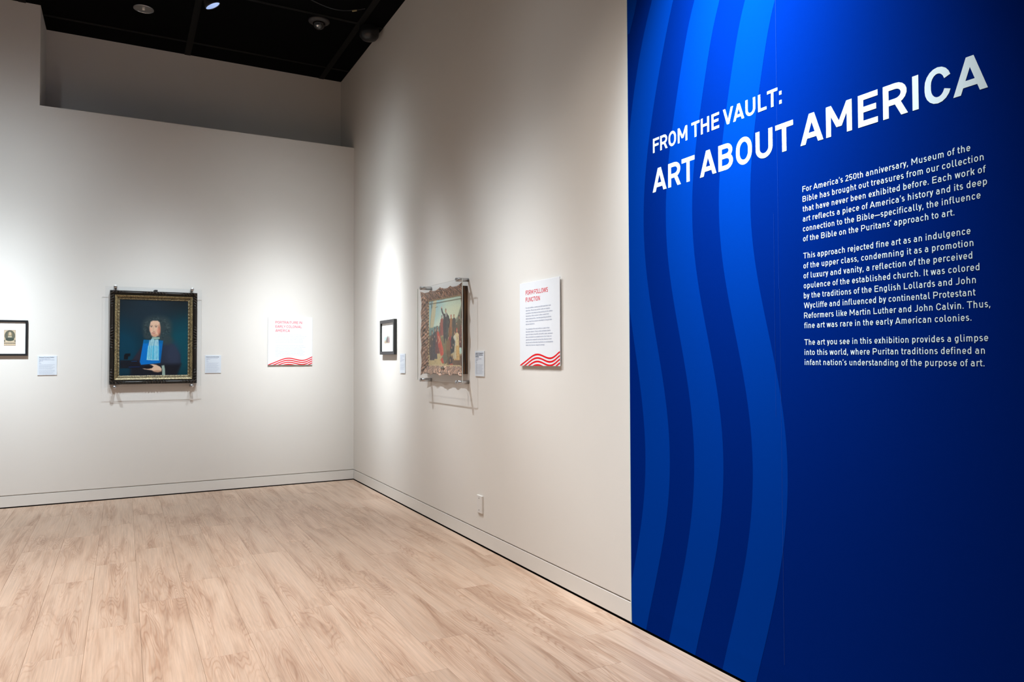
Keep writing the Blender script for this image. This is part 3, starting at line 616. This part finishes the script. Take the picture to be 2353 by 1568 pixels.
def portrait():
    p = Pic(300, 330, (20, 36, 45)); X = lambda v: (v-289)/861; Y = lambda v: (v-255)/948
    P = lambda *q: [(X(a), Y(b)) for a, b in q]
    p.ell(X(1120), Y(850), .42, .42, (0, 78, 92), 1.1, .75); p.ell(X(330), Y(880), .30, .35, (0, 60, 82), 1.0, .8)
    p.ell(.5, -.05, .7, .25, (24, 30, 34), .8, .8); p.ell(X(620), Y(420), .35, .25, (30, 48, 60), 1, .6)
    # robe
    p.poly(P((610, 770), (560, 850), (450, 1010), (430, 1203), (1000, 1203), (1060, 1080), (1050, 940), (965, 810), (830, 760)), (40, 47, 64), .03)
    p.ell(X(960), Y(930), .10, .15, (48, 56, 76), .8, .7); p.poly(P((450, 1010), (560, 850), (600, 900), (545, 1060), (450, 1100)), (44, 38, 48), .03, .8)
    p.poly(P((430, 1090), (560, 1070), (820, 1060), (1060, 1060), (1010, 1203), (430, 1203)), (22, 22, 28), .05, .85)
    # wig
    for cx, cy, rx, ry in ((755, 560, 160, 110), (660, 620, 85, 130), (850, 640, 95, 150), (870, 760, 90, 60), (630, 700, 45, 50)):
        p.ell(X(cx), Y(cy), rx/861, ry/948, (50, 62, 64), .6, .8)
    for _ in range(160):
        a = RNG.uniform(0, 6.28); q = RNG.uniform(.65, 1.0); cx, cy = 750+165*q*math.cos(a), 610+140*q*math.sin(a)
        if cy > 500 and 655 < cx < 790: continue
        p.ell(X(cx), Y(cy), .009, .008, (72, 84, 84) if RNG.random() < .5 else (30, 42, 46), .9, .45)
    # blue panel on the chest, darker along its top and right side
    p.poly(P((587, 757), (828, 768), (795, 1046), (556, 1068), (542, 1030)), (0, 108, 190), .006)
    p.poly(P((590, 757), (828, 768), (825, 800), (585, 800)), (0, 92, 130), .02, .7)
    p.poly(P((770, 755), (828, 768), (800, 1040), (770, 1040)), (0, 95, 160), .02, .6)
    # face
    p.poly(P((665, 560), (672, 530), (700, 515), (760, 515), (785, 535), (795, 600), (793, 660), (770, 700), (735, 722), (700, 715), (678, 690), (662, 640), (657, 600)), (219, 180, 152), .014)
    p.ell(X(780), Y(640), .020, .075, (170, 105, 82), .9, .8); p.ell(X(725), Y(700), .05, .018, (196, 140, 112), .8, .7); p.ell(X(672), Y(630), .016, .03, (222, 158, 134), .9, .6)
    p.ell(X(765), Y(640), .022, .03, (224, 150, 128), .9, .6)
    for cx in (681, 740):
        p.line(P((cx-17, 580), (cx-5, 572), (cx+10, 573), (cx+20, 583)), .0030, (128, 100, 82), .75)
        p.ell(X(cx), Y(592), .018, .0085, (176, 148, 130), .6, .8); p.ell(X(cx), Y(592), .0075, .0062, (58, 54, 58), .8, .9)
        p.line(P((cx-15, 587), (cx, 583), (cx+15, 588)), .0016, (110, 84, 70), .7)
    p.line(P((708, 590), (703, 620), (700, 645)), .003, (196, 150, 124), .8); p.line(P((702, 650), (715, 654), (727, 648)), .0035, (150, 104, 86), .8)
    p.line(P((686, 673), (700, 667), (712, 671), (732, 668)), .0048, (168, 100, 92), .85); p.line(P((693, 682), (725, 680)), .0030, (190, 120, 108), .8)
    # neckcloth
    p.poly(P((690, 722), (785, 722), (788, 742), (740, 752), (690, 744)), (150, 176, 160), .01)
    p.poly(P((685, 740), (715, 745), (722, 755), (712, 1010), (625, 1004), (642, 860), (660, 780)), (140, 190, 200), .008)
    p.poly(P((725, 755), (770, 750), (779, 860), (778, 1012), (708, 1010), (715, 860)), (140, 190, 205), .008)
    p.poly(P((637, 830), (779, 830), (779, 1012), (622, 1004)), (60, 185, 225), .01, .55)
    for xx in (650, 672, 694, 730, 748, 766): p.line(P((xx+12 if xx < 700 else xx, 760), (xx-6, 880), (xx-12 if xx < 700 else xx, 1005)), .0028, (215, 232, 228), .75)
    for xx in (662, 684, 716, 757): p.line(P((xx+8 if xx < 700 else xx, 780), (xx-6, 1000)), .0028, (50, 130, 170), .7)
    p.line(P((628, 1003), (706, 1010)), .003, (190, 225, 230), .9); p.line(P((712, 1008), (778, 1010)), .003, (190, 225, 230), .9)
    # hand and cuff
    p.poly(P((666, 1064), (700, 1060), (745, 1068), (795, 1092), (815, 1120), (812, 1148), (770, 1162), (722, 1152), (690, 1138), (600, 1124), (578, 1114), (640, 1112), (690, 1112), (712, 1090), (690, 1074)), (222, 186, 158), .010)
    p.ell(X(760), Y(1150), .06, .014, (170, 125, 98), .9, .7); p.line(P((600, 1119), (690, 1126)), .0022, (150, 108, 84), .8)
    p.poly(P((812, 1080), (846, 1072), (856, 1120), (860, 1203), (820, 1203), (822, 1140)), (136, 156, 144), .008)
    for xx in (826, 842): p.line(P((xx-2, 1085), (xx+8, 1200)), .003, (188, 205, 190), .8)
    # writing desk things in the shadow
    p.poly(P((350, 950), (365, 928), (428, 926), (425, 958), (400, 965), (395, 1000), (348, 1000)), (14, 18, 24), .012)
    p.poly(P((300, 1010), (520, 1010), (550, 1080), (550, 1110), (300, 1110)), (24, 22, 30), .02, .9); p.line(P((440, 1025), (505, 1022)), .003, (0, 80, 140), .8); p.line(P((410, 1094), (540, 1092)), .0035, (10, 50, 110), .8)
    p.ell(X(640), Y(1100), .05, .02, (16, 16, 20), .5, .8)
    p.grain(.03, 0); return p.a

def harbour():
    """generic crowd on a rocky shore under a pale sky"""
    p = Pic(300, 240, (174, 200, 184))
    p.wash(1+.12*(p.y-.2)); p.ell(.8, .28, .45, .22, (222, 218, 178), 1.0, .7); p.ell(.1, .05, .3, .25, (140, 180, 190), 1.0, .6); p.ell(.45, .42, .3, .1, (215, 216, 190), 1, .6)
    p.poly([(0, .42), (.25, .405), (.5, .43), (.5, .6), (0, .6)], (100, 128, 122), .02, .9)
    p.poly([(.15, 0), (.25, 0), (.2, .25), (.14, .42), (.03, .42), (.06, .25)], (196, 182, 140), .02, .9); p.line([(.10, .02), (.04, .42)], .004, (120, 100, 70)); p.line([(.2, .12), (.28, .11)], .004, (110, 90, 60))
    p.poly([(.68, .40), (.86, .30), (1, .08), (1, .6), (.7, .6)], (116, 118, 96), .03, .9)
    p.poly([(.0, .78), (.3, .72), (.6, .80), (1, .84), (1, 1), (0, 1)], (196, 172, 122), .03); p.poly([(.6, .86), (1, .84), (1, 1), (.55, 1)], (112, 84, 60), .04)
    p.poly([(.25, .62), (.38, .50), (.55, .48), (.64, .56), (.66, .80), (.45, .86), (.28, .80)], (122, 112, 78), .02); p.poly([(.35, .52), (.56, .48), (.58, .54), (.38, .58)], (170, 150, 104), .02, .9)
    def fig(x, y, h, body, skirt, head=(196, 150, 116), hair=(50, 38, 30), wd=.045, lean=0):
        p.poly([(x-wd*.8, y-h*.78), (x+wd*.8, y-h*.78), (x+wd*1.25+lean, y), (x-wd*1.25+lean, y)], skirt, .010)
        p.poly([(x-wd*.9, y-h*.80), (x-wd*.2, y-h*.86), (x+wd*.4, y-h*.86), (x+wd*.95, y-h*.78), (x+wd*.7, y-h*.45), (x-wd*.7, y-h*.45)], body, .010)
        p.line([(x-wd*.8, y-h*.74), (x-wd*.95, y-h*.52), (x, y-h*.48)], .010, body, .9)
        p.ell(x, y-h*.93, .018, h*.055+.008, hair, .3); p.ell(x+.004, y-h*.915, .011, h*.04+.006, head, .4)
        p.line([(x-wd*.3, y-h*.4), (x-wd*.6+lean, y-.01)], .004, tuple(c*.65 for c in skirt), .6); p.line([(x+wd*.3, y-h*.4), (x+wd*.6+lean, y-.01)], .004, tuple(min(255, c*1.3) for c in skirt), .5)
    # behind the rock
    fig(.36, .56, .20, (104, 84, 70), (96, 78, 66), wd=.030); fig(.41, .55, .30, (150, 84, 70), (146, 78, 66), hair=(40, 66, 96), wd=.045)
    fig(.64, .56, .24, (128, 92, 62), (120, 84, 56), hair=(60, 44, 34), wd=.035); fig(.68, .58, .32, (160, 112, 70), (150, 100, 60), hair=(172, 52, 44), wd=.045); fig(.76, .60, .34, (84, 78, 70), (98, 84, 66), hair=(140, 108, 66), wd=.05)
    fig(.83, .60, .22, (96, 84, 70), (90, 76, 60), wd=.03); fig(.90, .70, .42, (106, 94, 70), (100, 64, 56), wd=.06); fig(.98, .74, .38, (120, 76, 62), (96, 56, 50), wd=.06)
    # the dark standing figure on the rock, one arm lifted
    p.poly([(.46, .24), (.55, .22), (.61, .28), (.60, .46), (.58, .60), (.46, .60), (.44, .40)], (62, 58, 58), .014); p.poly([(.54, .23), (.61, .28), (.60, .46), (.57, .60), (.54, .60)], (80, 76, 70), .02, .7)
    p.line([(.48, .27), (.42, .20), (.40, .15)], .017, (66, 62, 62)); p.line([(.60, .28), (.63, .36), (.61, .43)], .016, (58, 54, 54))
    p.line([(.49, .58), (.48, .66)], .013, (48, 44, 44)); p.line([(.55, .58), (.56, .66)], .013, (48, 44, 44)); p.ell(.525, .19, .020, .032, (100, 82, 66), .5); p.ell(.53, .195, .013, .025, (206, 160, 128), .6); p.ell(.398, .135, .011, .016, (214, 150, 122), .6); p.poly([(.515, .225), (.545, .225), (.54, .28), (.52, .28)], (206, 202, 186), .012)
    # left group
    fig(.03, .84, .30, (110, 84, 62), (96, 72, 58), wd=.04); fig(.10, .92, .46, (78, 64, 56), (70, 60, 60), wd=.06); fig(.19, .90, .48, (58, 52, 56), (62, 56, 62), wd=.06, hair=(50, 44, 42)); fig(.26, .82, .42, (92, 62, 54), (104, 58, 54), wd=.05)
    p.poly([(.25, .50), (.31, .48), (.37, .60), (.45, .76), (.46, .84), (.38, .86), (.30, .72)], (204, 84, 60), .016); p.poly([(.27, .52), (.30, .50), (.36, .66), (.42, .82), (.38, .85), (.30, .70)], (176, 62, 48), .03, .7)
    p.ell(.275, .46, .019, .028, (112, 74, 56), .4); p.ell(.283, .468, .012, .020, (210, 164, 132), .5); p.line([(.30, .56), (.34, .62), (.31, .66)], .010, (206, 160, 128))
    # right group
    fig(.84, .92, .46, (222, 200, 150), (206, 164, 98), hair=(196, 66, 46), wd=.065); fig(.78, .90, .40, (214, 208, 184), (196, 178, 140), hair=(120, 80, 56), wd=.04)
    p.poly([(.63, .62), (.71, .57), (.79, .65), (.76, .80), (.65, .84)], (50, 52, 56), .020); p.poly([(.60, .61), (.67, .56), (.68, .74), (.61, .80)], (134, 46, 52), .018); p.ell(.66, .60, .02, .03, (160, 60, 56), .5)
    fig(.60, .96, .40, (128, 94, 62), (104, 82, 56), wd=.06, lean=.01); p.poly([(.40, .88), (.50, .80), (.58, .88), (.54, .97), (.42, .97)], (104, 102, 80), .018); p.poly([(.36, .91), (.43, .87), (.47, .96), (.42, .97)], (190, 76, 54), .014)
    p.ell(.66, .93, .050, .060, (50, 52, 56), .25); p.ell(.655, .925, .024, .028, (132, 96, 66), .4); p.ell(.68, .985, .05, .02, (196, 84, 60), .5, .8); p.line([(.48, .99), (.55, .93)], .004, (84, 64, 46))
    for x, y in ((.12, .52), (.18, .48), (.24, .55), (.70, .66), (.74, .62), (.80, .58), (.88, .50), (.93, .58), (.05, .62)): p.ell(x, y+.08, .011, .018, (206, 162, 130), .6, .8)
    for _ in range(260): p.ell(RNG.uniform(0, 1), RNG.uniform(.5, 1), .014, .010, RNG.uniform(50, 200)*np.array([1, .86, .68]), 1.2, .16)
    p.grain(.035, 0); return p.a

def engraving():
    p = Pic(48, 64, (206, 186, 158)); p.ell(.5, .36, .44, .34, (84, 84, 72), .08); p.ell(.5, .36, .40, .305, (104, 102, 88), .1)
    p.ell(.5, .60, .36, .10, (66, 74, 66), .3); p.ell(.5, .55, .26, .12, (78, 84, 74), .3); p.ell(.5, .24, .14, .13, (176, 158, 130), .3); p.ell(.52, .25, .085, .10, (214, 192, 160), .3); p.ell(.38, .30, .05, .12, (160, 142, 112), .4); p.ell(.64, .30, .05, .12, (160, 142, 112), .4)
    p.poly([(.38, .40), (.62, .40), (.70, .47), (.32, .47)], (218, 204, 176), .04); p.line([(.47, .23), (.57, .23)], .008, (120, 100, 78), .6); p.line([(.50, .30), (.55, .30)], .007, (150, 118, 92), .6)
    p.line([(0, .84), (1, .84)], .018, (84, 78, 70)); p.line([(.1, .92), (.9, .92)], .01, (180, 150, 118), .7)
    p.line([(0, 0), (1, 0), (1, 1), (0, 1), (0, 0)], .02, (150, 122, 100), .8)
    for x in (0.03, .97): p.ell(x, .70, .09, .06, (120, 112, 96), .5)
    p.grain(.05, 0); return p.a
def landing():
    p = Pic(64, 48, (206, 214, 206)); p.ell(.5, .15, .6, .3, (222, 220, 206), .9, .8); p.poly([(0, .5), (1, .42), (1, .7), (0, .8)], (176, 194, 190), .05)
    p.poly([(0, .82), (.4, .72), (1, .8), (1, 1), (0, 1)], (176, 156, 130), .05)
    for x, h, c in ((.48, .4, (90, 84, 82)), (.55, .5, (70, 70, 72)), (.62, .55, (104, 90, 84)), (.70, .45, (150, 110, 104)), (.78, .48, (120, 120, 126)), (.86, .42, (176, 130, 130)), (.40, .3, (110, 96, 84)), (.93, .4, (110, 100, 100))):
        p.poly([(x-.03, .88-h*.8), (x+.03, .88-h*.8), (x+.06, .92), (x-.06, .92)], c, .03); p.ell(x, .88-h*.9, .02, .04, (190, 150, 126), .4)
    p.line([(.6, .1), (.62, .5)], .008, (130, 120, 110)); p.grain(.06, 0); return p.a

r = on_left('framed_engraving', -3.297, 1.372, 'thin black frame with a small oval portrait engraving, cut off at the left edge', 'picture', 'small black framed prints')
framed_print(r, .275, .322, .022, .018, engraving(), .095, .091, .088, .142)
r = on_right('framed_print', -1.020, 1.373, 'black framed small colour print on wide white mat near the room corner', 'picture', 'small black framed prints')
framed_print(r, .423, .333, .030, .030, landing(), .105, .108, .160, .120)
# ---------------------------------------------------------------- carved frames
def frame_rails(root, W, H, wd, prof, relief, colour, edge, back, n_along=120, n_across=22):
    """four mitred rails; prof(t) height, relief(s, t, L) carving, edge(s, L) outward scallop; colour(s,t,L,r) -> sRGB"""
    for side in range(4):
        L = W if side in (0, 2) else H
        na = int(n_along*L/max(W, H)); V, C = [], []
        A = np.linspace(0, 1, na); Tt = np.linspace(0, wd, n_across)
        for a in A:
            for t in Tt:
                e = edge(a*L, L)*(1-t/wd)**2; s = t+(L-2*t)*a; r = relief(s, t, L)
                y = -(prof(t)+r); tt = t-e
                ss = s+(e if a > .98 else -e if a < .02 else 0)
                V.append({0: (ss, y, tt), 2: (W-ss, y, H-tt), 1: (W-tt, y, ss), 3: (tt, y, H-ss)}[side]); C.append(colour(s, t, L, r))
            V.append({0: (a*L, back, .004), 2: (W-a*L, back, H-.004), 1: (W-.004, back, a*L), 3: (.004, back, H-a*L)}[side]); C.append((30, 20, 14))
        n = n_across+1; F = []
        for i in range(na-1):
            for j in range(n_across-1): F.append((i*n+j, (i+1)*n+j, (i+1)*n+j+1, i*n+j+1))
            F.append((i*n+n_across, (i+1)*n+n_across, (i+1)*n, i*n))
        o = obj('frame_rail', (V, F), M_CARVED, root, smooth=back < -.01); set_paint(o, C)

# the portrait
FW, FH, FX, FZ = .765, .900, -2.370, 1.097
r = on_left('framed_portrait', FX, FZ, 'large dark oil portrait of a wigged man in a carved brown and gilt frame', 'painting')
def prof_a(t):
    if t < .036: return .050+.012*math.sin(math.pi*t/.036)
    if t < .041: return .044
    if t < .064: return .056-.014*((t-.041)/.023)**1.5
    if t < .068: return .036
    return .039-.007*(t-.068)/.015
def rel_a(s, t, L):
    if t < .036:
        m = max(0, 1-abs(s-L/2)/.13)+max(0, 1-s/.17)+max(0, 1-(L-s)/.17)
        sg = 1 if s < L/2 else -1
        return .0075*min(1, m*1.6)*math.sin(2*math.pi*(s*38*sg+t*14))*math.sin(math.pi*t/.036)
    if t > .068: return .0022*math.sin(2*math.pi*s*30)
    if .041 < t < .064: return .0006*math.sin(s*310)*math.sin(s*97)
    return 0
def col_a(s, t, L, rr):
    n = RNG.uniform(.8, 1.25)
    if t < .036:
        b = 1.0+(.8 if rr > .003 else 0); return (34*b*n, 27*b*n, 21*b*n)
    if t < .041: return (24, 20, 15)
    if t < .064:
        if RNG.random() < .06: return (186, 170, 124)
        return (124*n*n, 108*n*n, 76*n*n)
    if t < .068: return (52, 44, 30)
    if RNG.random() < .10: return (190, 178, 136)
    return (112*n*n, 98*n*n, 70*n*n)
frame_rails(r, FW, FH, .083, prof_a, rel_a, col_a, lambda s, L: 0, 0, 190, 26)
img = portrait(); o = obj('canvas', paint_mesh(.080, FW-.080, .080, FH-.080, img, -.028), M_PAINT, r); set_paint(o, img)
obj('stretcher', box(.05, FW-.05, -.026, -.001, .05, FH-.05), M_CANVAS_EDGE, r)
obj('hanging_clip', join(box(.372, .402, -.030, -.001, FH, FH+.014), box(.380, .408, -.040, -.026, FH-.004, FH+.018)), M_DARKPLASTIC, r)

# the shore scene in its rococo frame
GW, GH = .830, .680
r2 = on_right('framed_painting', -2.200, 1.205, 'gilt scrolled frame around a crowd on a rocky shore under pale sky', 'painting')
def prof_b(t): return .052-.043*(t/.078)**1.05
def edge_b(s, L):
    c = max(0, 1-abs(s-L/2)/.10); e = max(0, 1-min(s, L-s)/.085); q = max(0, 1-abs(abs(s-L/2)-L*.24)/.05)
    return .012*c*(1+.3*math.cos(s*120))+.011*e*(1+.25*math.cos(s*110))+.007*q-.011*(1-c)*(1-e)*(1-q)+.0015*math.sin(s*130)
def rel_b(s, t, L):
    if t > .068: return .0012*math.sin(2*math.pi*s*40)
    m = .55+.6*max(0, 1-abs(s-L/2)/.14)+.65*max(0, 1-min(s, L-s)/.13)
    return min(m, 1)*(.0042*math.sin(s*105+3*math.sin(t*70)+t*120)*math.sin(t*95+1.6*math.sin(s*45))+.0022*math.sin(s*215+t*190+2*math.sin(s*30)))*min(1, t/.008)
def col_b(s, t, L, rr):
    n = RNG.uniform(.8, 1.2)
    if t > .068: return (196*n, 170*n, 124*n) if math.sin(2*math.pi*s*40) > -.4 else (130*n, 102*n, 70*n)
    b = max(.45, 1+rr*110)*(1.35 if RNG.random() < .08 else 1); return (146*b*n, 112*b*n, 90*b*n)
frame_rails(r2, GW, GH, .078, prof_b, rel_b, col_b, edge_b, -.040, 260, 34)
def woodbox():
    i = .012; D = -.043; return join(box(i, GW-i, D, 0, i, .018), box(i, GW-i, D, 0, GH-.018, GH-i), box(i, .018, D, 0, .018, GH-.018), box(GW-.014, GW-.004, D, 0, .012, GH-.012))
m, nt, b = nodes('old_stained_wood')
tc = nt.nodes.new('ShaderNodeTexCoord'); mp = nt.nodes.new('ShaderNodeMapping'); mp.inputs['Scale'].default_value = (60, 120, 5); nz = nt.nodes.new('ShaderNodeTexNoise'); nz.inputs['Scale'].default_value = 1; nz.inputs['Detail'].default_value = 4
cr = nt.nodes.new('ShaderNodeValToRGB'); cr.color_ramp.elements[0].position = .42; cr.color_ramp.elements[0].color = (.010, .005, .002, 1); cr.color_ramp.elements[1].position = .70; cr.color_ramp.elements[1].color = (.22, .10, .03, 1)
nt.links.new(tc.outputs['Object'], mp.inputs[0]); nt.links.new(mp.outputs[0], nz.inputs['Vector']); nt.links.new(nz.outputs[0], cr.inputs[0]); nt.links.new(cr.outputs[0], b.inputs['Base Color']); b.inputs['Roughness'].default_value = .45
obj('frame_back', woodbox(), m, r2)
img = harbour(); o = obj('canvas', paint_mesh(.074, GW-.074, .072, GH-.072, img, -.0095), M_PAINT, r2); set_paint(o, img)
obj('backing_board', box(.05, GW-.05, -.009, -.002, .05, GH-.05), M_CANVAS_EDGE, r2)
obj('nameplate', bevel_box(GW/2-.035, GW/2+.035, -.036, -.030, .048, .064, .002), plain('dull_brass', (.20, .17, .12), .4, metal=.5), r2)

# ---------------------------------------------------------------- acrylic shields on steel stand-offs
def shield(root, W, H, inset, D=.085):
    """origin at the lower left corner of the sheet"""
    v, f = box(0, W, -D-.006, -D, 0, H)
    obj('acrylic_sheet', (v, f, [1, 1, 0, 1, 0, 1]), [M_ACRYL, M_EDGE], root)
    prof = [(0, .001), (.0145, .001), (.0145, D-.001), (.0125, D), (.0125, D+.006), (.0150, D+.007), (.0150, D+.017), (.0135, D+.019), (.0, D+.019)]
    for u in (inset, W-inset):
        for z in (0, H):
            o = obj('standoff', xf(lathe(prof, 20), OUTW), M_STEEL, root, (u, 0, z), smooth=False)
            o.data.polygons.foreach_set('use_smooth', [True]*len(o.data.polygons))
            obj('screw_slot', xf(box(-.006, .006, -.0012, .0012, D+.0188, D+.0196), OUTW), M_BRONZE, o)
r = on_left('acrylic_shield', -2.4095, 1.070, 'clear acrylic sheet on four steel stand-offs over the dark portrait', 'shield', 'acrylic sheets over the paintings')
shield(r, .840, .958, .085)
r = on_right('acrylic_shield', -2.2200, 1.158, 'clear acrylic sheet on four steel stand-offs over the gilt framed scene', 'shield', 'acrylic sheets over the paintings')
shield(r, .905, .757, .086)

# ---------------------------------------------------------------- blank wall plate
r = on_right('wall_plate', -3.200, .234, 'blank white wall plate low on the right wall above the baseboard', 'wall plate')
obj('plate', bevel_box(0, .084, -.012, 0, 0, .124, .002), M_PLASTIC, r)
for z in (.020, .104): obj('screw', xf(lathe([(0, .0135), (.0035, .0133), (.0035, .0115)], 12), OUTW), M_BRONZE, r, (.036, 0, z))

# ---------------------------------------------------------------- ceiling fittings
def aim_root(name, loc, target, label, cat):
    o = thing(name, loc, label, cat); return o
hp = Vector((-1.60, -1.24, 4.40)); dr = (head_aim-hp).normalized()
q = dr.to_track_quat('Z', 'Y').to_matrix().to_4x4()
r = thing('track_spotlight', (-1.67, -1.24, ZC-.022), 'black track spotlight with a lit bluish reflector hanging from the ceiling rail', 'spotlight')
T = Matrix.Translation(hp-Vector(r.location)) @ q
h = obj('housing', xf(lathe([(0, -.17), (.030, -.168), (.040, -.15), (.042, -.08), (.058, -.03), (.066, .0), (.066, .012), (.062, .012), (.060, .0)], 28), T), M_DARKPLASTIC, r, smooth=True)
obj('reflector', xf(lathe([(.061, .008), (.050, -.018), (.030, -.040), (.020, -.045)], 28), T), M_LENSGLOW, r, smooth=True)
obj('lamp', xf(lathe([(.022, -.036), (.018, -.028), (.0, -.025)], 20), T), M_LENSCORE, r, smooth=True)
b0 = T @ Vector((0, 0, -.09))
obj('yoke', join(tube([(0, 0, 0), (0, 0, -.05), tuple(b0+Vector((0, 0, .05))), tuple(b0)], .009), box(-.02, .02, -.06, .06, -.02, 0)), M_DARKPLASTIC, r)

r = thing('recessed_downlight', (-2.112, -.382, ZC), 'round dull metal downlight with open reflector set in the black ceiling', 'downlight')
obj('trim_ring', lathe([(.086, 0), (.088, -.006), (.080, -.009), (.077, -.004)], 32), M_STEEL, r, smooth=True)
obj('reflector', lathe([(.078, -.005), (.060, -.003), (.030, -.0015), (.0, -.001)], 32), M_CHROME, r, smooth=True)
obj('lamp', lathe([(.012, -.002), (.012, -.012), (.0, -.016)], 16), M_PLASTIC, r, smooth=True)

r = thing('dome_camera', (-.603, -.898, ZC), 'small round dome security camera with glossy dome on black ceiling', 'camera')
obj('base_ring', lathe([(.100, 0), (.102, -.010), (.085, -.022), (.060, -.026)], 32), plain('grey_plastic', (.035, .033, .034), .4), r, smooth=True)
obj('dome', lathe([(.060, -.022)]+[(.060*math.cos(a), -.024-.062*math.sin(a)) for a in np.linspace(.05, 1.57, 9)], 28), M_DOME, r, smooth=True)
obj('lens', xf(lathe([(.010, 0), (.018, -.002), (.018, -.012), (0, -.014)], 16), Matrix.Translation((-.02, -.035, -.062)) @ Matrix.Rotation(-.6, 4, 'X')), M_CHROME, r, smooth=True)

r = thing('ceiling_speaker', (-.126, -.97, ZC), 'black bowl-shaped ceiling fitting beside the right wall edge', 'speaker')
obj('bowl', lathe([(.098, 0), (.100, -.05), (.092, -.085), (.070, -.112), (.035, -.125), (0, -.128)], 32), plain('black_bowl_plastic', (.006, .006, .007), .3, noise=.1), r, smooth=True)

cb = thing('hanging_cable', (-.40, -1.33, ZC), 'thin black cable with a small yellow tag under the ceiling', 'cable')
P = [(-.38+.05*i, .04-.006*i, -.002-.055*math.sin(math.pi*i/10)) for i in range(11)]
obj('cable', tube(P, .004, 6), M_DARKPLASTIC, cb)
obj('tag', xf(box(-.022, .022, -.006, .006, -.010, .0), Matrix.Translation(Vector(P[8])) @ Matrix.Rotation(-.35, 4, 'Y')), plain('yellow_tag', (.5, .42, .22), .5), cb)
